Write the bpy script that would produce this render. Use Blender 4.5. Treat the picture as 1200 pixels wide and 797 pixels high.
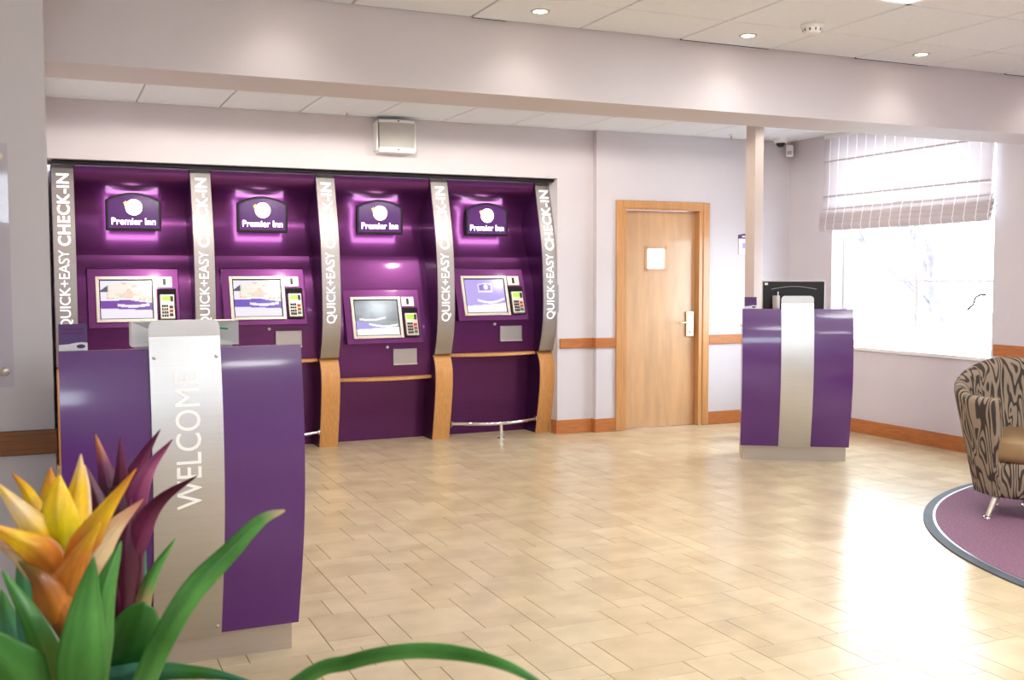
import bpy, bmesh, math, random
import numpy as np
from mathutils import Vector, Matrix
random.seed(7)
S = bpy.context.scene
COL = S.collection
for o in list(bpy.data.objects): bpy.data.objects.remove(o)

# ------------------------------------------------------------------ camera
FPX, YAW, PITCH, ROLL, CH = 1222.7, 0.419176, -0.060083, -0.002328, 1.42
_cy, _sy = math.cos(YAW), math.sin(YAW)
CW = Vector((_sy*math.cos(PITCH), _cy*math.cos(PITCH), math.sin(PITCH)))
_rt = Vector((_cy, -_sy, 0)); _up = _rt.cross(CW)
CR = math.cos(ROLL)*_rt + math.sin(ROLL)*_up
CU = -math.sin(ROLL)*_rt + math.cos(ROLL)*_up
CP = Vector((0, 0, CH))
cam = bpy.data.cameras.new('camera'); camo = bpy.data.objects.new('camera', cam); COL.objects.link(camo)
cam.sensor_width = 36; cam.lens = FPX/1200*36; cam.clip_start = .05
camo.matrix_world = Matrix(((CR.x, CU.x, -CW.x, 0), (CR.y, CU.y, -CW.y, 0), (CR.z, CU.z, -CW.z, CH), (0, 0, 0, 1)))
cam.dof.use_dof = True; cam.dof.focus_distance = 6.0; cam.dof.aperture_fstop = 11
S.camera = camo
def at(px, py, d): return CP + d*(CR*((px-600)/FPX) + CU*((398.5-py)/FPX) + CW)
def project(p):
    d = Vector(p)-CP; z = d.dot(CW)
    return (600+FPX*d.dot(CR)/z, 398.5-FPX*d.dot(CU)/z, z)

# ------------------------------------------------------------------ world, exposure
w = bpy.data.worlds.new('sky'); S.world = w; w.use_nodes = True
bg = w.node_tree.nodes['Background']; bg.inputs[0].default_value = (0.83, 0.93, 1.0, 1); bg.inputs[1].default_value = 8.0
S.view_settings.view_transform = 'Standard'; S.view_settings.look = 'None'
S.view_settings.gamma = 1; S.view_settings.use_curve_mapping = False
S.view_settings.exposure = 1.14
WARM = (1.0, 0.93, 0.84); NEUT = (0.91, 0.96, 1.0)
P_SPOT, P_BACK, P_PANEL = 4, 23, 11

# ------------------------------------------------------------------ materials
def srgb(r, g, b):
    f = lambda c: (c/255/12.92 if c/255 <= .04045 else ((c/255+.055)/1.055)**2.4)
    return (f(r), f(g), f(b), 1)
MATS = {}
def mat(name, col, rough=.5, metal=0, spec=.5, var=0, scale=8, stretch=(1, 1, 1), bump=0, emit=None, es=0, coat=0, trans=0, ior=1.45, col2=None, aniso=0):
    m = bpy.data.materials.new(name); m.use_nodes = True; nt = m.node_tree; b = nt.nodes['Principled BSDF']
    b.inputs['Base Color'].default_value = col; b.inputs['Roughness'].default_value = rough; b.inputs['Metallic'].default_value = metal
    b.inputs['Specular IOR Level'].default_value = spec; b.inputs['Coat Weight'].default_value = coat; b.inputs['Coat Roughness'].default_value = .08
    b.inputs['Transmission Weight'].default_value = trans; b.inputs['IOR'].default_value = ior; b.inputs['Anisotropic'].default_value = aniso
    if emit: b.inputs['Emission Color'].default_value = emit; b.inputs['Emission Strength'].default_value = es
    if var or bump:
        tc = nt.nodes.new('ShaderNodeTexCoord'); mp = nt.nodes.new('ShaderNodeMapping'); mp.inputs['Scale'].default_value = stretch
        nz = nt.nodes.new('ShaderNodeTexNoise'); nz.inputs['Scale'].default_value = scale; nz.inputs['Detail'].default_value = 5
        nt.links.new(tc.outputs['Object'], mp.inputs[0]); nt.links.new(mp.outputs[0], nz.inputs['Vector'])
        if var:
            rp = nt.nodes.new('ShaderNodeValToRGB'); e = rp.color_ramp.elements
            c2 = col2 or tuple(c*(1-var) for c in col[:3])+(1,)
            e[0].position = .35; e[0].color = c2; e[1].position = .68; e[1].color = col
            nt.links.new(nz.outputs['Fac'], rp.inputs[0]); nt.links.new(rp.outputs[0], b.inputs['Base Color'])
        if bump:
            bp = nt.nodes.new('ShaderNodeBump'); bp.inputs['Strength'].default_value = bump; bp.inputs['Distance'].default_value = .01
            nt.links.new(nz.outputs['Fac'], bp.inputs['Height']); nt.links.new(bp.outputs[0], b.inputs['Normal'])
    MATS[name] = m; return m
PAINT = mat('mauve_paint', srgb(214, 208, 213), .6, var=.03, scale=3, bump=.02)
PAINTB = mat('beam_paint', srgb(214, 208, 213), .6, var=.03, scale=3)
CEIL = mat('ceiling_tile', srgb(238, 244, 251), .85, var=.04, scale=60, bump=.05)
GRIDM = mat('ceiling_void', srgb(190, 172, 158), .8, var=.1)
OAK = mat('oak_trim', srgb(196, 122, 66), .38, var=.25, scale=6, stretch=(1.5, 1.5, 14), bump=.03)
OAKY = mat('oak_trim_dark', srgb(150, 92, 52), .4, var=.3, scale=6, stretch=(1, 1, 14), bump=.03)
BEECH = mat('beech_veneer', srgb(216, 158, 94), .35, var=.18, scale=7, stretch=(14, 14, .8), bump=.02)
DOORW = mat('door_veneer', srgb(214, 170, 126), .33, var=.17, scale=3.2, stretch=(5, 5, .7), bump=.01, coat=.25)
FRAMEW = mat('door_frame_wood', srgb(208, 152, 96), .33, var=.15, scale=5, stretch=(8, 8, .8), coat=.2)
PURPLE = mat('purple_lacquer', srgb(94, 40, 124), .26, var=.05, scale=2, coat=.55)
KPUR = mat('kiosk_purple', srgb(100, 42, 102), .32, metal=.7, var=.12, scale=40, stretch=(.2, 1, 4), coat=.25)
KDARK = mat('kiosk_purple_dark', srgb(70, 26, 78), .32, metal=.7, var=.1, scale=30, coat=.2)
STEEL = mat('brushed_steel', srgb(182, 177, 175), .42, metal=1, var=.10, scale=9, stretch=(.35, 2, 55), bump=.012)
STEELPOD = mat('brushed_steel_podium', srgb(212, 212, 214), .36, metal=1, var=.08, scale=9, stretch=(.35, 2, 55), bump=.012)
STEELP = mat('brushed_steel_plinth', srgb(196, 184, 172), .42, metal=.75, var=.1, scale=9, stretch=(.4, 1, 50))
CHROME = mat('chrome', srgb(230, 230, 232), .08, metal=1, var=.02)
SILVER = mat('silver_bezel', srgb(205, 196, 186), .33, metal=.7, var=.04, scale=30)
WHITE = mat('white_plastic', srgb(238, 238, 238), .4, var=.02)
GREYP = mat('grey_speaker_cloth', srgb(196, 194, 190), .8, var=.1, scale=300)
BLACK = mat('black_plastic', srgb(18, 17, 20), .35, var=.1)
BLACKM = mat('black_matt', srgb(14, 12, 16), .7, var=.1)
LETTERLIT = mat('backlit_lettering', srgb(250, 250, 250), .35, emit=(1, .99, 1, 1), es=.6, var=.01)
LETTERPOD = mat('white_podium_lettering', srgb(252, 252, 252), .3, emit=(1, 1, 1, 1), es=.1, var=.01)
LETTER = mat('white_lettering', srgb(250, 250, 250), .35, var=.01)
GREEN = mat('green_print', srgb(60, 190, 130), .5, var=.02)
LCD = mat('green_lcd', srgb(150, 200, 60), .3, emit=srgb(150, 215, 50), es=.35, var=.02)
KEYS = mat('dark_keys', srgb(52, 52, 56), .5, var=.1)
KEYR = mat('red_keys', srgb(190, 70, 45), .5, var=.1); KEYG = mat('teal_keys', srgb(40, 130, 120), .5, var=.1)
BRASS = mat('satin_brass', srgb(220, 205, 170), .3, metal=.8, var=.03)
HALO = mat('halo_light', srgb(255, 210, 250), .5, emit=(1, .86, .95, 1), es=6, var=.01)
SIGNL = mat('lit_lettering', srgb(255, 245, 245), .5, emit=(1, .86, .92, 1), es=3.0, var=.01)
MOON = mat('lit_moon', srgb(255, 240, 230), .5, emit=(1, .84, .86, 1), es=3.4, var=.15, scale=30)
STAR = mat('lit_star', srgb(255, 190, 60), .5, emit=(1, .55, .12, 1), es=1.6, var=.01)
SIGNF = mat('sign_face', srgb(74, 26, 96), .15, var=.05, coat=.5, emit=srgb(120, 50, 150), es=.12)
CARDP = mat('purple_card', srgb(82, 36, 112), .4, var=.05)
CARDW = mat('white_card', srgb(236, 234, 242), .45, var=.02)
LILAC = mat('lilac_print', srgb(178, 172, 222), .5, var=.03)
CARPET = mat('mauve_carpet', srgb(146, 106, 128), .95, var=.35, scale=75, bump=.4)
RUBBER = mat('rug_edge', srgb(84, 90, 98), .7, var=.1)
ALU = mat('rug_trim', srgb(190, 196, 204), .45, metal=.9, var=.03)
LEATHER = mat('tan_leather', srgb(150, 120, 84), .5, var=.12, scale=14, bump=.05)
FRAMEWHITE = mat('window_paint', srgb(240, 240, 244), .4, var=.02)
BARK = mat('bark', srgb(104, 98, 102), .9, var=.3, scale=12, bump=.3)
GROUND = mat('paving_outside', srgb(170, 168, 166), .9, var=.1, scale=4)
PLANTER = mat('planter_clay', srgb(90, 84, 82), .5, var=.1)
SOIL = mat('soil', srgb(52, 38, 28), .95, var=.4, scale=60, bump=.5)
TAUPE_PLASTER = mat('side_plaster', srgb(204, 188, 180), .6, var=.03)
LAMPG = mat('lamp_diffuser', (1, 1, 1, 1), .5, emit=(1, .95, .9, 1), es=5, var=.01)
BULB = mat('bulb', (1, 1, 1, 1), .5, emit=(1, .85, .65, 1), es=12, var=.01)

def glass_mat(name, tint=(.97, .99, 1, 1), rough=0.0):
    m = bpy.data.materials.new(name); m.use_nodes = True; nt = m.node_tree; nt.nodes.remove(nt.nodes['Principled BSDF'])
    out = nt.nodes['Material Output']; t = nt.nodes.new('ShaderNodeBsdfTransparent'); t.inputs[0].default_value = tint
    g = nt.nodes.new('ShaderNodeBsdfGlossy'); g.inputs['Roughness'].default_value = .03; lw = nt.nodes.new('ShaderNodeLayerWeight'); lw.inputs[0].default_value = .5; pw = nt.nodes.new('ShaderNodeMath'); pw.operation = 'POWER'; pw.inputs[1].default_value = 4
    fr = nt.nodes.new('ShaderNodeMath'); fr.operation = 'MULTIPLY_ADD'; fr.inputs[1].default_value = .6; fr.inputs[2].default_value = .02; nt.links.new(lw.outputs['Facing'], pw.inputs[0]); nt.links.new(pw.outputs[0], fr.inputs[0])
    mx = nt.nodes.new('ShaderNodeMixShader')
    nt.links.new(fr.outputs[0], mx.inputs[0]); nt.links.new(t.outputs[0], mx.inputs[1]); nt.links.new(g.outputs[0], mx.inputs[2]); nt.links.new(mx.outputs[0], out.inputs[0])
    return m
GLASS = glass_mat('window_glass'); ACRYL = glass_mat('clear_acrylic', (.95, .94, .97, 1))

def tile_mat():
    m = mat('stone_floor_tile', srgb(220, 200, 164), .25, var=.16, scale=5, spec=.5, bump=.006); nt = m.node_tree; b = nt.nodes['Principled BSDF']
    src = b.inputs['Base Color'].links[0].from_socket
    oi = nt.nodes.new('ShaderNodeObjectInfo'); ge = nt.nodes.new('ShaderNodeNewGeometry')
    ad = nt.nodes.new('ShaderNodeMath'); ad.operation = 'ADD'; fr = nt.nodes.new('ShaderNodeMath'); fr.operation = 'FRACT'
    nt.links.new(oi.outputs['Random'], ad.inputs[0]); nt.links.new(ge.outputs['Random Per Island'], ad.inputs[1]); nt.links.new(ad.outputs[0], fr.inputs[0])
    rp = nt.nodes.new('ShaderNodeValToRGB'); rp.color_ramp.elements[0].color = (.90, .875, .85, 1); rp.color_ramp.elements[1].color = (1, 1, 1, 1)
    nt.links.new(fr.outputs[0], rp.inputs[0])
    mx = nt.nodes.new('ShaderNodeMix'); mx.data_type = 'RGBA'; mx.blend_type = 'MULTIPLY'; mx.inputs['Factor'].default_value = 1
    nt.links.new(src, mx.inputs['A']); nt.links.new(rp.outputs[0], mx.inputs['B']); nt.links.new(mx.outputs['Result'], b.inputs['Base Color'])
    # coordinates in world so that the grain differs from tile to tile
    for n in nt.nodes:
        if n.type == 'MAPPING': nt.links.new(ge.outputs['Position'], n.inputs[0])
    return m
TILE = tile_mat()
GROUT = mat('grout', srgb(158, 130, 102), .8, var=.1)

def chair_fabric():
    m = mat('wavy_fabric', srgb(150, 132, 114), .8, spec=.3); nt = m.node_tree; b = nt.nodes['Principled BSDF']
    at_ = nt.nodes.new('ShaderNodeAttribute'); at_.attribute_name = 'uvw'
    nz = nt.nodes.new('ShaderNodeTexNoise'); nz.inputs['Scale'].default_value = 6.2; nz.inputs['Detail'].default_value = .6; nz.inputs['Distortion'].default_value = .5
    mp = nt.nodes.new('ShaderNodeMapping'); mp.inputs['Scale'].default_value = (1.9, .62, 1)
    nt.links.new(at_.outputs['Vector'], mp.inputs[0]); nt.links.new(mp.outputs[0], nz.inputs['Vector'])
    mu = nt.nodes.new('ShaderNodeMath'); mu.operation = 'MULTIPLY'; mu.inputs[1].default_value = 44
    sn = nt.nodes.new('ShaderNodeMath'); sn.operation = 'SINE'
    nt.links.new(nz.outputs['Fac'], mu.inputs[0]); nt.links.new(mu.outputs[0], sn.inputs[0])
    rp = nt.nodes.new('ShaderNodeValToRGB'); e = rp.color_ramp.elements
    e[0].position = .30; e[0].color = srgb(66, 58, 54); e[1].position = .52; e[1].color = srgb(150, 132, 114)
    mr = nt.nodes.new('ShaderNodeMapRange'); mr.inputs['From Min'].default_value = -1; mr.inputs['From Max'].default_value = 1
    nt.links.new(sn.outputs[0], mr.inputs[0]); nt.links.new(mr.outputs[0], rp.inputs[0]); nt.links.new(rp.outputs[0], b.inputs['Base Color'])
    return m
FABRIC = chair_fabric()

def attr_mat(name, emission=0, rough=.45, translucent=0, spec=.5):
    m = mat(name, (1, 1, 1, 1), rough, spec=spec); nt = m.node_tree; b = nt.nodes['Principled BSDF']
    a = nt.nodes.new('ShaderNodeAttribute'); a.attribute_name = 'Col'
    if emission:
        b.inputs['Base Color'].default_value = (.02, .02, .02, 1); b.inputs['Emission Strength'].default_value = emission
        nt.links.new(a.outputs['Color'], b.inputs['Emission Color'])
    else:
        nt.links.new(a.outputs['Color'], b.inputs['Base Color'])
        if translucent:
            tr = nt.nodes.new('ShaderNodeBsdfTranslucent'); nt.links.new(a.outputs['Color'], tr.inputs[0])
            mx = nt.nodes.new('ShaderNodeMixShader'); mx.inputs[0].default_value = translucent
            nt.links.new(b.outputs[0], mx.inputs[1]); nt.links.new(tr.outputs[0], mx.inputs[2]); nt.links.new(mx.outputs[0], nt.nodes['Material Output'].inputs[0])
    return m
SCREEN = attr_mat('screen_picture', emission=.50, rough=.15)
LEAF = attr_mat('leaf_gradient', rough=.28, translucent=.22)

def blind_mat():
    m = bpy.data.materials.new('roman_blind_cloth'); m.use_nodes = True; nt = m.node_tree; b = nt.nodes['Principled BSDF']; b.inputs['Roughness'].default_value = .9
    b.inputs['Specular IOR Level'].default_value = .1
    tc = nt.nodes.new('ShaderNodeTexCoord'); sp = nt.nodes.new('ShaderNodeSeparateXYZ'); nt.links.new(tc.outputs['Object'], sp.inputs[0])
    mu = nt.nodes.new('ShaderNodeMath'); mu.operation = 'MULTIPLY'; mu.inputs[1].default_value = 2*math.pi/.115; sn = nt.nodes.new('ShaderNodeMath'); sn.operation = 'SINE'
    nt.links.new(sp.outputs['Y'], mu.inputs[0]); nt.links.new(mu.outputs[0], sn.inputs[0])
    rp = nt.nodes.new('ShaderNodeValToRGB'); e = rp.color_ramp.elements; e[0].position = .93; e[0].color = srgb(205, 196, 200); e[1].position = .99; e[1].color = srgb(246, 244, 246)
    nt.links.new(sn.outputs[0], rp.inputs[0]); nt.links.new(rp.outputs[0], b.inputs['Base Color'])
    tr = nt.nodes.new('ShaderNodeBsdfTranslucent'); nt.links.new(rp.outputs[0], tr.inputs[0])
    mx = nt.nodes.new('ShaderNodeMixShader'); mx.inputs[0].default_value = .15
    nt.links.new(b.outputs[0], mx.inputs[1]); nt.links.new(tr.outputs[0], mx.inputs[2]); nt.links.new(mx.outputs[0], nt.nodes['Material Output'].inputs[0])
    return m
BLIND = blind_mat()

# ------------------------------------------------------------------ mesh helpers
def link(name, me, m, parent=None, loc=None):
    o = bpy.data.objects.new(name, me); COL.objects.link(o)
    if m is not None and not me.materials: me.materials.append(m)
    if parent is not None: o.parent = parent
    if loc is not None: o.location = loc
    return o
def raw(name, V, F, m, parent=None, smooth=False, loc=None):
    me = bpy.data.meshes.new(name); me.from_pydata([tuple(v) for v in V], [], F); me.update()
    if smooth:
        for p in me.polygons: p.use_smooth = True
    return link(name, me, m, parent, loc)
BOXF = [(0, 3, 2, 1), (4, 5, 6, 7), (0, 1, 5, 4), (1, 2, 6, 5), (2, 3, 7, 6), (3, 0, 4, 7)]
def boxv(x0, x1, y0, y1, z0, z1): return [(x0, y0, z0), (x1, y0, z0), (x1, y1, z0), (x0, y1, z0), (x0, y0, z1), (x1, y0, z1), (x1, y1, z1), (x0, y1, z1)]
def boxes(name, L, m, parent=None, bevel=0):
    V, F = [], []
    for b in L:
        n = len(V); V += boxv(*b); F += [tuple(i+n for i in f) for f in BOXF]
    o = raw(name, V, F, m, parent)
    if bevel: bev(o, bevel)
    return o
def box(name, b, m, parent=None, bevel=0): return boxes(name, [b], m, parent, bevel)
def bev(o, wd, seg=2):
    md = o.modifiers.new('bevel', 'BEVEL'); md.width = wd; md.segments = seg; md.limit_method = 'ANGLE'; md.angle_limit = .6
    for p in o.data.polygons: p.use_smooth = True
    try: md.harden_normals = True
    except Exception: pass
def prism(name, poly, axis, a0, a1, m, parent=None, bevel=0, smooth=False):
    """extrude a 2D polygon along an axis ('x': poly=(y,z); 'y': poly=(x,z); 'z': poly=(x,y))"""
    n = len(poly)
    def P(p, a): return (a, p[0], p[1]) if axis == 'x' else ((p[0], a, p[1]) if axis == 'y' else (p[0], p[1], a))
    bm = bmesh.new()
    A = [bm.verts.new(P(p, a0)) for p in poly]; B = [bm.verts.new(P(p, a1)) for p in poly]
    fa = bm.faces.new(A); fb = bm.faces.new(B[::-1])
    for i in range(n): bm.faces.new((A[i], B[i], B[(i+1) % n], A[(i+1) % n]))
    bmesh.ops.recalc_face_normals(bm, faces=bm.faces)
    me = bpy.data.meshes.new(name); bm.to_mesh(me); bm.free()
    o = link(name, me, m, parent)
    if bevel: bev(o, bevel)
    elif smooth:
        for p in me.polygons: p.use_smooth = len(p.vertices) == 4
        md = o.modifiers.new('split', 'EDGE_SPLIT'); md.split_angle = .6
    return o
def catmull(pts, n):
    pts = [Vector(p) for p in pts]; P = [2*pts[0]-pts[1]]+pts+[2*pts[-1]-pts[-2]]; out = []
    for i in range(1, len(P)-2):
        for k in range(n):
            t = k/n; a, b, c, d = P[i-1], P[i], P[i+1], P[i+2]
            out.append(.5*((2*b)+(c-a)*t+(2*a-5*b+4*c-d)*t*t+(3*b-3*c+d-a)*t**3))
    out.append(pts[-1]); return out
def tube(name, pts, rad, m, parent=None, n=10, caps=True):
    pts = [Vector(p) for p in pts]; R = rad if isinstance(rad, (list, tuple)) else [rad]*len(pts)
    V, F = [], []; up = Vector((0, 0, 1))
    for i, p in enumerate(pts):
        t = (pts[min(i+1, len(pts)-1)]-pts[max(i-1, 0)]).normalized()
        ref = up if abs(t.dot(up)) < .95 else Vector((1, 0, 0))
        a = t.cross(ref).normalized(); b = a.cross(t)
        for k in range(n): q = 2*math.pi*k/n; V.append(p+R[i]*(math.cos(q)*a+math.sin(q)*b))
    for i in range(len(pts)-1):
        for k in range(n): F.append((i*n+k, i*n+(k+1) % n, (i+1)*n+(k+1) % n, (i+1)*n+k))
    if caps: F.append(tuple(range(n))[::-1]); F.append(tuple((len(pts)-1)*n+k for k in range(n)))
    o = raw(name, V, F, m, parent, smooth=True)
    md = o.modifiers.new('split', 'EDGE_SPLIT'); md.split_angle = .9
    return o
def lathe(name, prof, m, parent=None, n=28, loc=(0, 0, 0)):
    V, F = [], []
    for r, z in prof:
        for k in range(n): q = 2*math.pi*k/n; V.append((r*math.cos(q), r*math.sin(q), z))
    for i in range(len(prof)-1):
        for k in range(n): F.append((i*n+k, i*n+(k+1) % n, (i+1)*n+(k+1) % n, (i+1)*n+k))
    if prof[0][0] > 1e-5: F.append(tuple(range(n))[::-1])
    if prof[-1][0] > 1e-5: F.append(tuple((len(prof)-1)*n+k for k in range(n)))
    o = raw(name, V, F, m, parent, smooth=True, loc=loc)
    md = o.modifiers.new('split', 'EDGE_SPLIT'); md.split_angle = .7
    return o
def thing(name, label, cat, loc=(0, 0, 0), rz=0, group=None):
    o = bpy.data.objects.new(name, None); COL.objects.link(o); o.empty_display_size = .1
    o.location = loc; o.rotation_euler = (0, 0, rz); return tag(o, label, cat, group)
def tag(o, label, cat, group=None):
    o['label'] = label; o['category'] = cat
    if group: o['group'] = group
    return o
def struct(o, label=None):
    o['kind'] = 'structure'
    if label: o['label'] = label
    return o
def textmesh(s, bold=0, sp=1.0):
    """flat text as (verts, faces) scaled so that the width is 1 and it starts at 0; second value: cap height per width"""
    c = bpy.data.curves.new('lettering', 'FONT'); c.body = s; c.size = 1; c.offset = bold; c.space_character = sp; c.resolution_u = 4
    o = bpy.data.objects.new('lettering', c); COL.objects.link(o)
    dg = bpy.context.evaluated_depsgraph_get(); me = bpy.data.meshes.new_from_object(o.evaluated_get(dg))
    V = np.array([v.co[:2] for v in me.vertices]); F = [tuple(p.vertices) for p in me.polygons]
    bpy.data.objects.remove(o); bpy.data.curves.remove(c); bpy.data.meshes.remove(me)
    V -= V.min(0); return V/V.max(0), F        # normalised to a unit square
def lettering(name, s, fn, m, parent, bold=0, sp=1.0):
    V, F = textmesh(s, bold, sp)
    return raw(name, [fn(a, b) for a, b in V], F, m, parent)

# ------------------------------------------------------------------ setting
XR, YB, YB2, ZC = 6.73, 8.41, 8.35, 2.74
BY0, BY1, BZ = 5.011, 5.42, 2.362
XL = 0.015; YN = 4.19; X0, Y0 = -3.2, -3.6
# floor: slab + tiles
floor = struct(box('floor', (X0, XR+.02, Y0, 9.05, -.12, -.004), GROUT))
UX, UY, GX, GY = .1045, .1066, 1.80, 3.84
MOD = [(0, 3, 0, 1), (0, 3, 1, 3), (3, 5, 0, 2), (5, 6, 0, 2), (3, 4, 2, 3), (1, 4, 3, 6), (0, 1, 3, 6), (4, 6, 2, 5), (4, 6, 5, 6)]
def frustum(x0, x1, y0, y1):
    g, c = .0014, .0008
    a = boxv(x0+g, x1-g, y0+g, y1-g, -.0045, -.0012); t = boxv(x0+g+c, x1-g-c, y0+g+c, y1-g-c, -.0012, 0)
    V = a[:4]+a[4:]+t[4:]
    F = [(0, 1, 5, 4), (1, 2, 6, 5), (2, 3, 7, 6), (3, 0, 4, 7), (4, 5, 9, 8), (5, 6, 10, 9), (6, 7, 11, 10), (7, 4, 8, 11), (8, 9, 10, 11)]
    return V, F
cells = []
for mi in range(-9, 9):
    for mj in range(-9, 13):
        for k, (i0, i1, j0, j1) in enumerate(MOD):
            x0 = GX+(mi*6+i0)*UX; x1 = GX+(mi*6+i1)*UX; y1 = GY-(mj*6+j0)*UY; y0 = GY-(mj*6+j1)*UY
            if x1 <= X0 or x0 >= XR or y1 <= Y0 or y0 >= 9.0: continue
            cx, cy = (x0+x1)/2, (y0+y1)/2; area = 0
            if (Vector((cx, cy, 0))-CP).dot(CW) > .5:
                q = [project((a, b, 0)) for a, b in ((x0, y0), (x1, y0), (x1, y1), (x0, y1))]
                px, py = sum(p[0] for p in q)/4, sum(p[1] for p in q)/4
                if 0 < px < 1200 and 480 < py < 797 and not (px < 345 and py < 760) and x0 > X0 and x1 < XR and y1 < 8.4:
                    area = abs(sum(q[n][0]*q[(n+1) % 4][1]-q[(n+1) % 4][0]*q[n][1] for n in range(4)))/2
            cells.append((area, k, x0, max(x0, X0), min(x1, XR), max(y0, Y0), min(y1, 9.0), y0))
cells.sort(key=lambda c: -c[0])
tmesh = {}
for c in cells[:300]:
    k = c[1]; wx, wy = (MOD[k][1]-MOD[k][0])*UX, (MOD[k][3]-MOD[k][2])*UY
    if k not in tmesh:
        V, F = frustum(0, wx, 0, wy); me = bpy.data.meshes.new('floor_tile'); me.from_pydata(V, [], F); me.materials.append(TILE); tmesh[k] = me
    o = bpy.data.objects.new('floor_tile', tmesh[k]); COL.objects.link(o); o.parent = floor; o.location = (c[2], c[7], 0)
V, F = [], []
for c in cells[300:]:
    v, f = frustum(c[3], c[4], c[5], c[6]); n = len(V); V += v; F += [tuple(i+n for i in q) for q in f]
o = raw('floor_tiling', V, F, TILE, floor); o['kind'] = 'stuff'

# walls
wall_back = struct(boxes('wall_back', [(XL, 4.195, YB, YB+.55, 2.30, ZC+.1), (4.195, 4.56, YB, 9.05, 0, ZC+.1), (4.56, 4.83, YB2, 9.05, 0, ZC+.1),
    (4.83, 5.70, YB2, 8.55, 2.09, ZC+.1), (5.70, XR+.3, YB2, 8.55, 0, ZC+.1), (XL, 4.195, 9.0, 9.05, 0, 2.30)], PAINT))
WY0, WY1, WZ0, WZ1 = 5.905, 7.735, .775, 2.70
W2 = (1.6, 3.9)
wall_right = struct(boxes('wall_right', [(XR, XR+.3, Y0, WY0, 0, ZC+.1), (XR, XR+.3, WY1, YB2, 0, ZC+.1),
    (XR, XR+.3, WY0, WY1, 0, WZ0), (XR, XR+.3, WY0, WY1, WZ1, ZC+.1)], PAINT))
wall_left = struct(boxes('wall_left', [(X0-.2, XL, YN, YB+.64, 0, ZC+.1)], PAINT))
SW = (-1.7, .35, 1.95, 2.55)
struct(boxes('wall_side', [(X0-.2, X0, Y0-.2, YN, 0, ZC+.1)], PAINT))
struct(boxes('wall_front', [(X0, SW[0], Y0-.2, Y0, 0, ZC+.1), (SW[1], XR+.3, Y0-.2, Y0, 0, ZC+.1), (SW[0], SW[1], Y0-.2, Y0, 0, SW[2]), (SW[0], SW[1], Y0-.2, Y0, SW[3], ZC+.1)], PAINT))
beam = struct(box('ceiling_beam', (XL, XR, BY0, BY1, BZ, ZC+.05), PAINTB), 'broad mauve painted beam crossing the ceiling')
column = struct(box('column', (5.565, 5.655, 7.37, 7.50, 0, ZC+.03), TAUPE_PLASTER, bevel=.004), 'slim square column behind the far podium')
box('column_base', (5.55, 5.67, 7.355, 7.515, 0, .12), OAK, column)

# ceiling with tiles
ceiling = struct(box('ceiling', (X0, XR+.02, Y0, YB+.02, ZC+.012, ZC+.1), GRIDM))
PX, CX0 = .6225, .142
LIGHT_PANELS = []
def ctile(x0, x1, y0, y1):
    g = .006
    V = boxv(x0+g, x1-g, y0+g, y1-g, ZC+.004, ZC+.02)[4:]+boxv(x0+g, x1-g, y0+g, y1-g, ZC+.004, ZC)[:4]+boxv(x0+g+.004, x1-g-.004, y0+g+.004, y1-g-.004, ZC, ZC)[:4]
    F = [(0, 1, 2, 3), (4, 5, 1, 0), (5, 6, 2, 1), (6, 7, 3, 2), (7, 4, 0, 3), (8, 9, 5, 4), (9, 10, 6, 5), (10, 11, 7, 6), (11, 8, 4, 7), (11, 10, 9, 8)]
    raw('ceiling_tile', V, F, CEIL, ceiling)
ysF = [BY0-.001]+[4.55-.61*k for k in range(14)]; ysF = [y for y in ysF if y > Y0]+[Y0]
xs = [x for x in [CX0+PX*k for k in range(-6, 12)] if X0 < x < XR-.05]; xs = [X0]+xs+[XR]
def xi(x): return round((x-CX0)/PX)
for a in range(len(xs)-1):
    for b in range(len(ysF)-1):
        cell = (xi(xs[a+1]), b)
        if cell == (6, 2) or (b in (5, 8, 11) and cell[0] in (3, 6, 9) and not (b == 5 and cell[0] == 3)): LIGHT_PANELS.append((xs[a], xs[a+1], ysF[b+1], ysF[b])); continue
        y1_, y0_ = ysF[b], ysF[b+1]
        if xs[a] < XL and y1_ > YN: y1_ = YN
        if y1_-y0_ > .03: ctile(xs[a], xs[a+1], y0_, y1_)
bx = [XL]+[.655+.612*k for k in range(10)]+[XR]
by = [BY1+.001, 5.83, 6.44, 7.05, 7.66, 8.27, YB]
for a in range(len(bx)-1):
    for b in range(len(by)-1):
        y1_ = by[b+1] if bx[a] < 4.5 else min(by[b+1], YB2)
        ctile(bx[a], bx[a+1], by[b], y1_)
# dark slot vents where the tiles meet the beam, and one above the speaker
for x0, x1 in ((2.015, 2.20), (3.262, 3.865), (4.508, 5.085), (5.76, 6.33)):
    v = thing('slot_vent', 'thin dark slot vent along the ceiling edge', 'vent', (x0, 4.99, ZC), group='slot vents along the beam')
    box('slot', (.0, x1-x0, .0, .018, -.0035, .002), BLACKM, v); boxes('rim', [(-.004, x1-x0+.004, -.004, 0, -.004, .002), (-.004, x1-x0+.004, .018, .02, -.004, .002)], CEIL, v)
for i, o in enumerate([o for o in COL.objects if o.name.startswith('slot_vent')]):
    o['label'] = ['short dark slot vent at the ceiling edge left of all downlights', 'dark slot vent at the ceiling edge beside the middle downlight', 'dark slot vent at the ceiling edge beside the right downlight', 'dark slot vent at the ceiling edge cut by the right picture border'][i]

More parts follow.
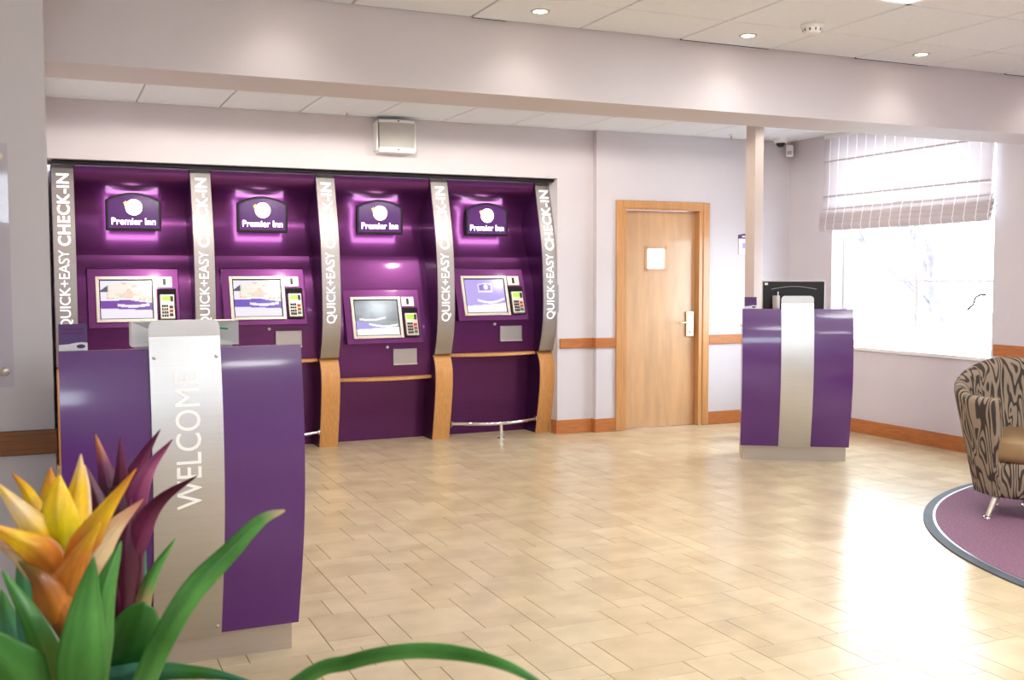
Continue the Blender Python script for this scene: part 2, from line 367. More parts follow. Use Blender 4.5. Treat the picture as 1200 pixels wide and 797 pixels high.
# baseboards, dado rails
def rail(name, segs, z0, z1, t, m, kind='structure'):
    o = boxes(name, [(a, b, c, d, z0, z1) for a, b, c, d in segs], m, bevel=.004); o['kind'] = kind; return o
T = .018
rail('baseboard_back', [(4.195, 4.56-T, YB-T, YB), (4.56-T, 4.757, YB2-T, YB2), (5.775, XR, YB2-T, YB2), (4.195-T+.0, 4.195, YB-T, YB+.1), (4.56-T, 4.56, YB2, YB)], 0, .125, T, OAK)
rail('baseboard_right', [(XR-T, XR, W2[1]-3.5, YB2-T)], 0, .125, T, OAK)
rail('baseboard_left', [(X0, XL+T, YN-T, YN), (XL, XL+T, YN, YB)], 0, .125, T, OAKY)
rail('trim_1', [(4.215, 4.56-T, YB-T, YB), (4.56-T, 4.757, YB2-T, YB2), (5.775, XR, YB2-T, YB2), (4.56-T, 4.56, YB2, YB)], .775, .865, T, OAK)
rail('trim_2', [(XR-T, XR, W2[1]-3.5, WY0-.03), (XR-T, XR, WY1+.03, YB2-T)], .80, .89, T, OAK)
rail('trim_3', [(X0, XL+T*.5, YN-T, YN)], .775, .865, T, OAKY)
rail('trim_4', [(.06, 4.19, YB+.06, YB+.12)], 2.272, 2.30, T, BLACKM)

# window with blind
def window(name, y0, y1, z0, z1, mull, trans, x=XR+.14):
    o = boxes(name, [(x, x+.06, y0, y0+.055, z0, z1), (x, x+.06, y1-.055, y1, z0, z1), (x, x+.06, y0, y1, z0, z0+.06), (x, x+.06, y0, y1, z1-.06, z1)], FRAMEWHITE, bevel=.004); struct(o)
    for mm in mull: box('mullion', (x+.005, x+.055, mm-.018, mm+.018, z0+.05, z1-.05), FRAMEWHITE, o)
    for tt in trans: box('glazing_bar', (x+.012, x+.045, y0+.05, y1-.05, tt-.009, tt+.009), FRAMEWHITE, o)
    ys = [y0+.055]+[v for mm in mull for v in (mm-.018, mm+.018)]+[y1-.055]; zs = [z0+.06]+[v for t in trans for v in (t-.009, t+.009)]+[z1-.06]
    for i in range(0, len(ys), 2):
        for j in range(0, len(zs), 2): box('pane', (x+.026, x+.032, ys[i], ys[i+1], zs[j], zs[j+1]), GLASS, o)
    box('window_sill', (XR-.025, x+.01, y0+.002, y1-.002, z0-.024, z0+.006), FRAMEWHITE, o, bevel=.004)
    return o
w1 = window('window_1', WY0, WY1, WZ0, WZ1, [6.83], [1.38, 1.96])
tube('window_handle', [(XR+.135, 6.09, 1.27), (XR+.10, 6.10, 1.275), (XR+.09, 6.15, 1.25), (XR+.09, 6.17, 1.19), (XR+.085, 6.22, 1.15)], [.011, .009, .008, .008, .01], BLACK, w1)
w3 = boxes('window_2', [(SW[0], SW[0]+.05, Y0-.12, Y0-.06, SW[2], SW[3]), (SW[1]-.05, SW[1], Y0-.12, Y0-.06, SW[2], SW[3]), (SW[0], SW[1], Y0-.12, Y0-.06, SW[2], SW[2]+.05), (SW[0], SW[1], Y0-.12, Y0-.06, SW[3]-.05, SW[3])], FRAMEWHITE); struct(w3)
box('pane', (SW[0]+.05, SW[1]-.05, Y0-.095, Y0-.089, SW[2]+.05, SW[3]-.05), GLASS, w3)

bl = thing('roman_blind', 'pale checked roman blind half lowered over the bright window', 'blind', (XR, 6.9, 1.84))
def sheet(name, prof, y0, y1, parent, th=.0015, n=26):
    V, F = [], []; k = len(prof)
    for i in range(n+1):
        t = i/n; y = y0+(y1-y0)*t; wob = .006*math.sin(t*9)+.004*math.sin(t*23)
        for j, (x, z) in enumerate(prof): V.append((x-wob*(.2+.8*(j/k)), y-6.9, z-1.84-.012*math.sin(t*math.pi)*(j/k)))
    for i in range(n):
        for j in range(k-1): F.append((i*k+j, (i+1)*k+j, (i+1)*k+j+1, i*k+j+1))
    return raw(name, V, F, BLIND, parent, smooth=True)
prof = [(-.035, 2.735), (-.037, 2.62), (-.042, 2.50), (-.048, 2.49), (-.04, 2.48), (-.04, 2.33), (-.048, 2.18), (-.055, 2.165), (-.046, 2.155), (-.05, 2.10), (-.056, 2.04)]
sheet('cloth', prof, 5.885, 7.815, bl)
for i, (zt, zb, dx) in enumerate(((2.06, 1.97, .052), (2.015, 1.925, .060), (1.97, 1.885, .067), (1.93, 1.846, .073))):
    sheet('fold', [(-dx+.006, zt), (-dx-.008, zt-.02), (-dx-.016, (zt+zb)/2), (-dx-.008, zb+.01), (-dx+.002, zb), (-dx+.010, zb+.012), (-dx+.012, zt-.03)], 5.87+.004*i, 7.835-.004*i, bl)
for z in (2.49, 2.165): box('batten', (-.053 if z > 2.3 else -.058, -.046 if z > 2.3 else -.051, -1.0, .915, z-1.84-.008, z-1.84+.004), BLIND, bl)
box('headrail', (-.045, -.005, -1.0, .915, 2.70-1.84, 2.738-1.84), FRAMEWHITE, bl)

# outside: ground, tree
struct(box('ground_outside', (XR+.3, 30, -15, 30, -.4, -.15), GROUND))
def branch_tree(loc):
    t = thing('street_tree', 'bare pale tree seen through the window', 'tree', loc)
    rnd = random.Random(3)
    def br(p, d, L, r, depth, nm):
        pts = [p]; q = p.copy(); dd = d.copy()
        for i in range(5):
            dd = (dd+Vector((rnd.uniform(-.22, .22), rnd.uniform(-.22, .22), rnd.uniform(-.05, .16)))).normalized(); q = q+dd*(L/5); pts.append(q.copy())
        tube(nm, catmull(pts, 3), [r*(1-.6*i/15) for i in range(16)], BARK, t, n=7)
        if depth:
            for k in range(4 if depth > 1 else 3):
                s = pts[rnd.choice((2, 3, 4, 5))]; br(s.copy(), (dd+Vector((rnd.uniform(-.9, .9), rnd.uniform(-.9, .9), rnd.uniform(.0, .6)))).normalized(), L*.62, r*.42, depth-1, 'branch')
    br(Vector((0, 0, 0)), Vector((.05, -.1, 1)), 2.6, .12, 2, 'trunk')
branch_tree((10.2, 9.75, -.15))

# ------------------------------------------------------------------ door
D0 = 4.757; dy = YB2
frame = boxes('door_1', [(4.757, 4.83, dy-.022, dy, 0, 2.12), (5.70, 5.775, dy-.022, dy, 0, 2.12), (4.83, 5.70, dy-.022, dy, 2.05, 2.12)], FRAMEW, bevel=.008); struct(frame, 'oak veneered door with a small vision panel')
boxes('door_lining', [(4.83, 4.868, dy-.012, 8.55, 0, 2.055), (5.662, 5.70, dy-.012, 8.55, 0, 2.055), (4.868, 5.662, dy-.012, 8.55, 2.04, 2.09)], FRAMEW, frame)
ly = 8.405; PV = (5.115, 5.335, 1.485, 1.695)
leaf = boxes('door_leaf', [(4.872, PV[0], ly, ly+.045, .006, 2.036), (PV[1], 5.658, ly, ly+.045, .006, 2.036), (PV[0], PV[1], ly, ly+.045, .006, PV[2]), (PV[0], PV[1], ly, ly+.045, PV[3], 2.036)], DOORW, frame)
boxes('glazing_bead', [(PV[0]-.012, PV[0]+.012, ly-.008, ly+.02, PV[2]-.012, PV[3]+.012), (PV[1]-.012, PV[1]+.012, ly-.008, ly+.02, PV[2]-.012, PV[3]+.012), (PV[0], PV[1], ly-.008, ly+.02, PV[2]-.012, PV[2]+.012), (PV[0], PV[1], ly-.008, ly+.02, PV[3]-.012, PV[3]+.012)], DOORW, leaf)
box('vision_pane', (PV[0]+.01, PV[1]-.01, ly+.02, ly+.026, PV[2]+.01, PV[3]-.01), GLASS, leaf)
lk = box('lock_plate', (5.552, 5.638, ly-.022, ly, .852, 1.092), BRASS, frame, bevel=.006)
box('keycard_slot', (5.572, 5.618, ly-.024, ly-.021, 1.05, 1.058), BLACK, lk)
tube('lever_handle', [(5.575, ly-.02, .99), (5.575, ly-.06, .99), (5.56, ly-.066, .99), (5.455, ly-.066, .988)], [.010, .010, .010, .008], BRASS, lk)
lathe('thumb_turn', [(.0, -.01), (.014, -.01), (.014, .004), (0, .006)], SILVER, lk, n=16, loc=(5.595, ly-.026, .90)).rotation_euler = (math.pi/2, 0, 0)
# lit corridor behind the door
struct(boxes('wall_corridor', [(4.5, 6.1, 9.9, 9.95, 0, 2.6), (4.5, 4.55, 8.6, 9.9, 0, 2.6), (6.05, 6.1, 8.6, 9.9, 0, 2.6), (4.5, 6.1, 8.6, 9.95, 2.6, 2.65), (4.5, 6.1, 8.6, 9.95, -.05, 0)], PAINT))
cl = thing('corridor_lamp', 'round ceiling lamp in the corridor behind the door', 'lamp', (5.2, 9.2, 2.6)); lathe('diffuser', [(0, -.06), (.1, -.05), (.14, 0)], LAMPG, cl)
def lamp(kind, name, loc, power, color, size=.1, rot=(0, 0, 0), spot=None, sy=None, blend=1.0):
    l = bpy.data.lights.new(name, kind); l.energy = power; l.color = color
    if kind == 'AREA':
        l.size = size
        if sy: l.shape = 'RECTANGLE'; l.size_y = sy
    else: l.shadow_soft_size = size
    if kind == 'SPOT': l.spot_size = spot; l.spot_blend = blend
    o = bpy.data.objects.new(name, l); COL.objects.link(o); o.location = loc; o.rotation_euler = rot; return o
lamp('POINT', 'corridor_light', (5.2, 9.2, 2.4), 60, NEUT, .1).parent = None

# wall notice
ns = thing('wall_notice', 'small white and purple notice panel beside the column', 'sign', (6.115, YB2, 1.635))
box('panel', (0, .22, -.014, 0, 0, .155), CARDW, ns, bevel=.004)
prism('header', [(0, .152), (.22, .152), (.22, .188), (.17, .198), (.11, .202), (.05, .198), (0, .188)], 'y', -.015, 0, CARDP, ns)
box('window_slip', (.04, .18, -.0165, -.0135, .06, .11), LILAC, ns)
box('header_mark', (.035, .10, -.0165, -.0145, .166, .178), CARDW, ns)

# ------------------------------------------------------------------ kiosks
BUP = [(.748, 8.535), (.756, 8.506), (.80, 8.487), (.912, 8.445), (1.05, 8.418), (1.236, 8.411), (1.457, 8.420), (1.70, 8.445), (1.89, 8.487), (2.08, 8.541), (2.272, 8.592)]
BLO = [(0, 8.576), (.075, 8.557), (.27, 8.512), (.46, 8.477), (.59, 8.474), (.66, 8.488), (.715, 8.515), (.745, 8.552)]
def dense(P, n=5): return [(p.x, p.y) for p in catmull([(a, b, 0) for a, b in P], n)]
UPD, LOD = dense(BUP), dense(BLO)
def yof(prof, z): return float(np.interp(z, [p[0] for p in prof], [p[1] for p in prof]))
FINLAB = ['steel and beech check-in divider, leftmost, above the front podium', 'second steel check-in divider from the left, lower part behind the podium', 'middle steel and beech check-in divider right of the welcome podium', 'second steel and beech check-in divider from the right', 'rightmost steel and beech check-in divider beside the wall edge']
qe = textmesh('QUICK+EASY', -.004, .98); ci = textmesh('CHECK-IN', .02, 1.06)
for k in range(5):
    x0 = .05+k; wd = .163
    f = thing('kiosk_divider', FINLAB[k], 'kiosk divider', (x0+wd/2, 8.57, 0), group='dividers between the check-in kiosks')
    ox, oy = x0+wd/2, 8.57
    body = [(y-oy+.008, z) for z, y in LOD]+[(y-oy+.008, z) for z, y in UPD]+[(8.99-oy, 2.272), (8.99-oy, 0)]
    prism('fin', body, 'x', -wd/2, wd/2, KDARK, f, smooth=True)
    def skin(name, prof, th, m, hw):
        poly = [(y-oy-th, z) for z, y in prof]+[(y-oy+.01, z) for z, y in prof[::-1]]
        return prism(name, poly, 'x', -hw, hw, m, f, smooth=True)
    skin('steel_band', UPD, .004, STEEL, wd/2-.005); skin('beech_band', LOD, .004, BEECH, wd/2-.004)
    for (V, F), z0, z1, cap, nm in ((qe, 1.045, 1.628, .086, 'lettering'), (ci, 1.660, 2.205, .088, 'bold_lettering')):
        P = [(.5*cap-b*cap, yof(UPD, z0+a*(z1-z0))-oy-.0065, z0+a*(z1-z0)) for a, b in V]
        raw(nm, P, F, LETTERLIT, f)
_lat = np.random.RandomState(5).rand(64, 64)
def vnoise(x, y):
    i, j = int(x) % 63, int(y) % 63; fx, fy = x-int(x), y-int(y); fx = fx*fx*(3-2*fx); fy = fy*fy*(3-2*fy)
    return float((_lat[i, j]*(1-fx)+_lat[i+1, j]*fx)*(1-fy)+(_lat[i, j+1]*(1-fx)+_lat[i+1, j+1]*fx)*fy)
def paint_screen(kind, u, v):
    """screen picture: u right, v up in 0..1 -> sRGB"""
    rn = lambda a, b: vnoise(a*9, b*8)*.65+vnoise(a*21+7, b*19+3)*.35
    c = (232, 226, 246)
    if kind in (0, 1):
        cy = .66+.16*math.sin(min(1, max(0, u*.95))*math.pi)
        if v > .46 and v < cy+.14 and u > .12:
            t = rn(u, v); g_ = rn(u+3, v+5); c = (238, 214+20*t, 196+30*t)
            if t > .56: c = (226, 150+60*g_, 128+60*g_)
            elif g_ > .55: c = (196, 216, 176)
            c = tuple(a*.72+244*.28 for a in c)
        if v < .47+.05*math.sin(u*5) and v > .24-.06*(u-.5): c = (118, 62, 162) if kind == 0 else (112, 84, 184)
        d = abs(v-(.36-.10*(1-(2*(u-.62))**2)+.06))
        if .33 < u < .95 and d < .035: c = (238, 230, 250)
        d = abs(v-(.50+.05*(u-.3)))
        if u < .75 and d < .022: c = (246, 240, 252)
        if u < .14 and .70 < v < .74+u: c = (90, 84, 104)
    elif kind == 2:
        g = 150+95*math.exp(-((u-.5)**2*6+(v-.75)**2*7)); t = rn(u*.5, v*.5); g = g*(.86+.2*t) if v > .4 else g
        c = (g*.93, g*.97, g)
        if v < .42-.22*u and v > .16: c = (170, 160, 224)
        if v < .17+.06*u: c = (246, 246, 252)
        for a, b, cc, sp in ((.08, .7, .47, .06), (.3, .98, .32, -.05)):
            if a < u < b and abs(v-(cc-.05*math.sin((u-a)/(b-a)*math.pi)+sp*(u-a))) < .03: c = (248, 246, 255)
    else:
        c = (186-20*u, 168-20*u, 232)
        if v < .2+.08*u: c = (240, 236, 250)
        if .28 < u < .98 and abs(v-(.36-.09*math.sin((u-.28)/.7*math.pi)+.05*u)) < .035: c = (246, 242, 255)
        if .33 < u < .69 and .60 < v < .86+.03*math.sin((u-.33)/.36*math.pi): c = (230, 224, 248)
        if .36 < u < .66 and .67 < v < .83+.03*math.sin((u-.36)/.30*math.pi): c = (134, 110, 196)
        if (u-.53)**2+((v-.77)*.75)**2 < .0035: c = (246, 240, 252)
    return srgb(*[max(0, min(255, q)) for q in c])
KLAB = ['leftmost purple check-in kiosk with a food picture on screen', 'second purple check-in kiosk from the left, food picture on screen', 'lower purple check-in kiosk without foot rail, grey picture on screen', 'rightmost purple check-in kiosk with a plain lilac screen']
for k in range(4):
    dz = -.177 if k == 2 else 0
    bx0, bx1 = .213+k, 1.05+k; ox, oy = (bx0+bx1)/2, 8.7
    K = thing('check_in_kiosk', KLAB[k], 'kiosk', (ox, oy, 0), group='check-in kiosks along the back wall')
    hw = (bx1-bx0)/2
    X = lambda x: x+k-ox
    zl = .735+dz                               # shelf height
    PR = [(2.268, 8.60), (2.20, 8.612), (2.15, 8.66), (2.10, 8.745), (2.01, 8.83), (1.894, 8.863), (1.78, 8.835), (1.69, 8.795), (1.60, 8.74)]
    PR2 = [(1.60, 8.737), (1.54, 8.715), (1.42+dz*.6, 8.655), (1.24+dz*.9, 8.605), (1.11+dz, 8.582), (.90+dz, 8.588), (zl+.012, 8.60)]
    d1, d2 = dense(PR, 4), dense(PR2, 4)
    def slab(name, d, m): return prism(name, [(y-oy, z) for z, y in d]+[(8.985-oy, d[-1][0]), (8.985-oy, d[0][0])], 'x', -hw, hw, m, K, smooth=True)
    slab('upper_panel', d1, KPUR); slab('console_panel', d2, KPUR)
    # lower panel
    prism('lower_panel', [(8.80-oy, 0), (8.775-oy, .25), (8.745-oy, .45+dz/2), (8.72-oy, zl-.012), (8.985-oy, zl-.012), (8.985-oy, 0)], 'x', -hw, hw, KPUR, K, smooth=True)
    # bowed shelf
    n = 14; poly = [(-hw+2*hw*i/n, 8.565-.085*math.sin(math.pi*i/n)-oy) for i in range(n+1)]+[(hw, 8.75-oy), (-hw, 8.75-oy)]
    prism('shelf', poly, 'z', zl-.013, zl+.013, BEECH, K, bevel=.004)
    # console box: slanted face carrying the screen
    a0, a1 = X(.283), X(.957); zb, zt = 1.038+dz, 1.495+dz
    yb, yt = 8.500, 8.655
    def face(z): return yb+(yt-yb)*(z-zb)/(zt-zb)-oy
    con = prism('console', [(yb-oy, zb), (face(zt), zt), (face(zt)+.06, zt+.01), (8.70-oy, zb)], 'x', a0, a1, KPUR, K, bevel=.006)
    sl = math.atan2(yt-yb, zt-zb); tilt = Matrix.Rotation(-sl, 4, 'X')
    def on_face(name, L, m, parent, bevel=0, proud=.0):
        """boxes given on the slanted face: (x0,x1,z0,z1,depth_out,depth_in)"""
        V, F = [], []
        for x0_, x1_, z0_, z1_, do, di in L:
            n0 = len(V); nrm = Vector((0, -math.cos(sl), math.sin(sl)))
            for (xx, zz, dd) in ((x0_, z0_, di), (x0_, z0_, do), (x1_, z0_, do), (x1_, z0_, di), (x0_, z1_, di), (x0_, z1_, do), (x1_, z1_, do), (x1_, z1_, di)):
                V.append(tuple(Vector((X(xx), face(zz+dz), zz+dz))+nrm*dd))
            F += [tuple(i+n0 for i in f) for f in ((0, 3, 2, 1), (4, 5, 6, 7), (0, 1, 5, 4), (1, 2, 6, 5), (2, 3, 7, 6), (3, 0, 4, 7))]
        o = raw(name, V, F, m, parent)
        bm = bmesh.new(); bm.from_mesh(o.data); bmesh.ops.recalc_face_normals(bm, faces=bm.faces); bm.to_mesh(o.data); bm.free()
        if bevel: bev(o, bevel)
        return o
    bz = on_face('bezel', [(.342, .368, 1.080, 1.430, .014, -.01), (.757, .783, 1.080, 1.430, .014, -.01), (.368, .757, 1.080, 1.104, .014, -.01), (.368, .757, 1.406, 1.430, .014, -.01)], SILVER, K, .003)
    on_face('screen_border', [(.366, .759, 1.102, 1.408, .004, -.01)], BLACK, bz)
    # screen picture
    nu, nv = 66, 52; sx0, sx1, sz0, sz1 = .376, .749, 1.110, 1.398; nrm = Vector((0, -math.cos(sl), math.sin(sl)))*.0052
    V = [Vector((X(sx0+(sx1-sx0)*i/nu), face(sz0+(sz1-sz0)*j/nv+dz), sz0+(sz1-sz0)*j/nv+dz))+nrm for j in range(nv+1) for i in range(nu+1)]
    F = [(j*(nu+1)+i, j*(nu+1)+i+1, (j+1)*(nu+1)+i+1, (j+1)*(nu+1)+i) for j in range(nv) for i in range(nu)]
    sc = raw('screen', V, F, SCREEN, bz); ca = sc.data.color_attributes.new('Col', 'FLOAT_COLOR', 'POINT')
    for j in range(nv+1):
        for i in range(nu+1): ca.data[j*(nu+1)+i].color = paint_screen(k, i/nu, j/nv)
    cr = on_face('card_reader', [(.792, .905, 1.345, 1.428, .010, -.01)], SILVER, K, .003)
    on_face('card_slot', [(.836, .858, 1.362, 1.412, .0125, .005)], BLACK, cr); on_face('card_mark', [(.864, .872, 1.375, 1.39, .012, .008)], LILAC, cr)
    rc = on_face('keypad_recess', [(.792, .930, 1.085, 1.335, .0035, -.01)], BLACKM, K)
    pp = on_face('pin_pad', [(.802, .915, 1.092, 1.285, .034, 0)], SILVER, K, .008)
    on_face('display', [(.816, .880, 1.232, 1.268, .0365, .03)], LCD, pp); on_face('side_screen', [(.882, .903, 1.225, 1.268, .036, .03)], KEYS, pp)
    for r_ in range(4):
        for c_ in range(3): on_face('key', [(.815+.017*c_, .829+.017*c_, 1.108+.025*r_, 1.126+.025*r_, .038, .03)], KEYS, pp)
    for r_ in range(3): on_face('key', [(.872, .900, 1.112+.030*r_, 1.134+.030*r_, .038, .03)], (KEYG, KEYR, KEYR)[r_] if k != 0 else (KEYS, KEYR, KEYS)[r_], pp)
    # front details
    pl = box('slot_plate', (X(.703), X(.918), 8.570-oy, 8.60-oy, .852+dz, .985+dz), STEEL, K, bevel=.003); box('slot_lip', (X(.703), X(.918), 8.560-oy, 8.585-oy, .846+dz, .858+dz), SILVER, pl)
    lathe('lock_button', [(0, .012), (.010, .010), (.013, 0), (.013, -.02)], WHITE, K, n=16, loc=(X(.652), 8.574-oy, 1.003+dz)).rotation_euler = (math.pi/2, 0, 0)
    # lit sign
    c0 = X(.640); yw = 8.80-oy; hwS = .206
    def arch(sc_, inset, y0_, y1_, nm, m, par, bevel=0):
        h = hwS-inset; zb_ = 1.792+inset; zs = 2.030-inset*.6; za = 2.090-inset
        poly = [(c0-h, zb_), (c0+h, zb_)]+[(c0+h-2*h*i/12, zs+(za-zs)*math.sin(math.pi*i/12)**.9 if 0 < i < 12 else zs) for i in range(13)]
        return prism(nm, poly, 'y', y0_, y1_, m, par, bevel)
    sg = arch(1, 0, 8.718-oy, 8.748-oy, 'sign_box', BLACK, K, .006)
    arch(1, .012, 8.7485-oy, 8.768-oy, 'glow_strip', HALO, sg); arch(1, .03, 8.7685-oy, 8.88-oy, 'sign_mount', KDARK, sg)
    arch(1, .020, 8.7145-oy, 8.724-oy, 'sign_face', SIGNF, sg)
    ys = 8.7125-oy
    V, F = textmesh('Premier Inn', .010, 1.03); raw('sign_lettering', [(c0-.163+a*.326, ys, 1.838+b*.052) for a, b in V], F, SIGNL, sg)
    V = [(c0+.002, ys, 1.974)]+[(c0+.002+.062*math.cos(2*math.pi*i/32), ys, 1.974+.062*math.sin(2*math.pi*i/32)) for i in range(32)]
    raw('moon_emblem', V, [(0, 1+i, 1+(i+1) % 32) for i in range(32)], MOON, sg)
    V = [(c0-.058+(.020 if i % 2 == 0 else .009)*math.cos(2*math.pi*i/10+.3), ys-.001, 2.004+(.020 if i % 2 == 0 else .009)*math.sin(2*math.pi*i/10+.3)) for i in range(10)]
    raw('star_emblem', V, [tuple(range(10))], STAR, sg)
    # foot rail
    if k != 2:
        pts = [(-hw+.012+(2*hw-.024)*i/16, 8.555-.165*math.sin(math.pi*i/16)-oy, .135) for i in range(17)]
        fr = tube('foot_rail', pts, .016, CHROME, K, n=12); tube('rail_post', [(0, 8.39-oy, 0), (0, 8.39-oy, .13)], .017, CHROME, fr, n=12)
        for s in (-1, 1): tube('end_flange', [(s*(hw-.012), 8.552-oy, .135), (s*(hw-.004), 8.552-oy, .135)], .028, CHROME, fr, n=14)
        lathe('post_flange', [(.034, 0), (.034, .006), (.018, .010)], CHROME, fr, n=16, loc=(0, 8.39-oy, 0))

# ------------------------------------------------------------------ podiums
PF = dense([(.117, -.055), (.25, -.10), (.42, -.155), (.60, -.192), (.78, -.203), (.95, -.195), (1.08, -.178), (1.177, -.160)], 4)
def podium(name, label, loc, rz, welcome):
    p = thing(name, label, 'podium', loc, rz, 'purple standing podiums')
    hw = .405
    prism('front_panel', [(y, z) for z, y in PF]+[(y+.028, z) for z, y in PF[::-1]], 'x', -hw, hw, PURPLE, p, smooth=True)
    box('cabinet', (-.385, .385, -.02, .33, .117, 1.02), PURPLE, p); box('desk_top', (-.39, .39, -.145, .36, 1.02, 1.04), WHITE, p, bevel=.004)
    box('plinth', (-.39, .39, 0, .33, 0, .117), STEELP, p)
    b0 = [(z, y) for z, y in PF if z >= .118]
    ext = [(.112, -.0535)]+PF[1:]+[(1.22, -.152)]
    poly = [(y-.009, z) for z, y in ext]+[(y-.001, z) for z, y in ext[::-1]]
    st = prism('steel_strip', poly, 'x', -.119, .119, STEELPOD, p, smooth=True)
    # rounded tab standing above the top
    n = 8; r = .028; tp = [(-.119, 1.215), (.119, 1.215)]+[(.119-r+r*math.cos(math.pi/2*i/n), 1.275-r+r*math.sin(math.pi/2*i/n)) for i in range(n+1)]+[(-.119+r-r*math.sin(math.pi/2*i/n), 1.275-r+r*math.cos(math.pi/2*i/n)) for i in range(n+1)]
    tab = prism('steel_tab', tp, 'y', -.1615, -.1535, STEELPOD, st)
    for sx in (-.104, .104):
        for z in (1.145, .150): lathe('screw', [(0, .004), (.005, .003), (.007, 0)], SILVER, st, n=10, loc=(sx, yof([(a, b) for a, b in PF], z)-.009, z)).rotation_euler = (math.pi/2, 0, 0)
    if welcome:
        cap, z0, z1 = .084, .618, 1.093
        V, F = textmesh('WELCOME', .001, 1.0)
        raw('lettering', [(.5*cap-b*cap, yof(PF, z0+a*(z1-z0))-.0105, z0+a*(z1-z0)) for a, b in V], F, LETTERPOD, p)
    return p
P1 = (.435, 3.935, 0); A2 = math.radians(-33.06); P2 = (5.264-.021*math.cos(A2), 6.42-.021*math.sin(A2), 0)
podium('reception_podium', 'large purple podium in front with steel strip reading WELCOME', P1, 0, True)
podium('reception_podium', 'far purple podium with blank steel strip and a monitor on top', P2, A2, False)
def loc2(P, a, x, y, z): return (P[0]+x*math.cos(a)-y*math.sin(a), P[1]+x*math.sin(a)+y*math.cos(a), z)
def leaflet(label, loc, rz):
    h = thing('leaflet_stand', label, 'leaflet', loc, rz, 'purple leaflet stands on the podiums')
    ln, b = .10, .137
    prism('card', [(0, 0), (.004, 0), (.004+.225*ln, .225), (.225*ln, .225)], 'x', -.045, .045, CARDP, h)
    wv = [(-.045, .001), (.045, .001), (.045, .024+b), (.025, .026+b), (.005, .024+b), (-.015, .020+b), (-.045, .018+b)]
    V = [(x, z*ln-.0008, z) for x, z in wv]; raw('wave_print', V, [tuple(range(len(V)))], CARDW, h)
    V = [(.024+.014*math.cos(2*math.pi*i/20), (b+.012+.007*math.sin(2*math.pi*i/20))*ln-.0016, b+.012+.007*math.sin(2*math.pi*i/20)) for i in range(20)]; raw('emblem', V, [tuple(range(20))], CARDP, h)
    for zt in (.205, .192): raw('print_line', [(-.035, zt*ln-.0012, zt), (.034, zt*ln-.0012, zt), (.034, zt*ln-.0012, zt+.004), (-.035, zt*ln-.0012, zt+.004)], [(0, 1, 2, 3)], KPUR, h)
    prism('back_leg', [(.006, 0), (.06, 0), (.029, .222), (.025, .222)], 'x', -.043, .043, CARDW, h)
leaflet('purple leaflet stand on the corner of the WELCOME podium', (.078, 3.815, 1.04), 0)
leaflet('tiny purple leaflet stand on the corner of the far podium', loc2(P2, A2, -.342, -.125, 1.04), A2)
# white facetted tray behind the tab
tr = thing('card_tray', 'white facetted card tray behind the WELCOME tab', 'tray', (.455, 3.90, 1.04))
TB = .137
box('pedestal', (-.17, .17, .055, .115, 0, TB+.001), WHITE, tr)
V = [(-.185, 0, 0), (.185, 0, 0), (.185, 0, .088), (-.185, 0, .088), (-.12, .05, .02), (.12, .05, .02), (.12, .05, .06), (-.12, .05, .06), (-.185, .12, 0), (.185, .12, 0), (.185, .12, .088), (-.185, .12, .088)]
raw('shell', [(x, y, z+TB) for x, y, z in V], [(0, 1, 5, 4), (1, 2, 6, 5), (2, 3, 7, 6), (3, 0, 4, 7), (4, 5, 6, 7), (8, 11, 10, 9), (0, 8, 9, 1), (1, 9, 10, 2), (2, 10, 11, 3), (3, 11, 8, 0)], WHITE, tr)
def facet(x, z): return (.185-x)/.065*.05 if x > .12 else .05
raw('green_print', [(.122, facet(.122, 0)-.004, TB+.062), (.150, facet(.150, 0)-.004, TB+.060), (.150, facet(.150, 0)-.004, TB+.053), (.122, facet(.122, 0)-.004, TB+.055)], [(0, 1, 2, 3)], GREEN, tr)
# monitor seen from behind on the far podium
mo = thing('monitor', 'black monitor seen from behind on the far podium', 'monitor', loc2(P2, A2, -.0, .12, 1.04), A2)
M0 = .137
bk = box('case', (-.232, .232, -.012, .03, M0-.10, M0+.205), BLACK, mo, bevel=.008)
boxes('rim', [(-.238, .238, .016, .034, M0+.200, M0+.212), (.228, .240, .016, .034, M0-.105, M0+.212), (-.240, -.228, .016, .034, M0-.105, M0+.212)], SILVER, mo)
tube('trim_line', [(-.17+.034*i, -.0135, M0+.145+.022*math.sin(math.pi*i/10)) for i in range(11)], .0018, SILVER, bk, n=6)
box('sticker', (-.222, -.197, -.0135, -.011, M0+.178, M0+.196), WHITE, bk)
box('foot', (-.12, .12, -.05, .12, 0, .012), BLACK, mo, bevel=.004); box('neck', (-.03, .03, .031, .06, .012, .12), BLACK, mo)
cu = thing('pen_cup', 'small beige cup half hidden by the far podium tab', 'cup', loc2(P2, A2, -.145, -.03, 1.04), A2)
lathe('cup_body', [(.024, 0), (.028, .235), (.026, .235), (.022, .006), (0, .006)], SILVER, cu, n=18); tube('pen', [(.006, 0, .01), (.014, .004, .265)], .004, WHITE, cu, n=8)

# ------------------------------------------------------------------ acrylic board on the left wall
ab = thing('acrylic_board', 'clear acrylic board on steel studs on the left wall', 'board', (-.45, YN, 1.03))
box('sheet', (-.33, .335, -.034, -.028, 0, .87), ACRYL, ab, bevel=.001)
for sx in (-.29, .305):
    for z in (.055, .825): lathe('stud', [(.012, 0), (.012, .028), (.016, .034), (.016, .042), (.012, .045), (0, .045)], SILVER, ab, n=18, loc=(sx, 0, z)).rotation_euler = (math.pi/2, 0, 0)

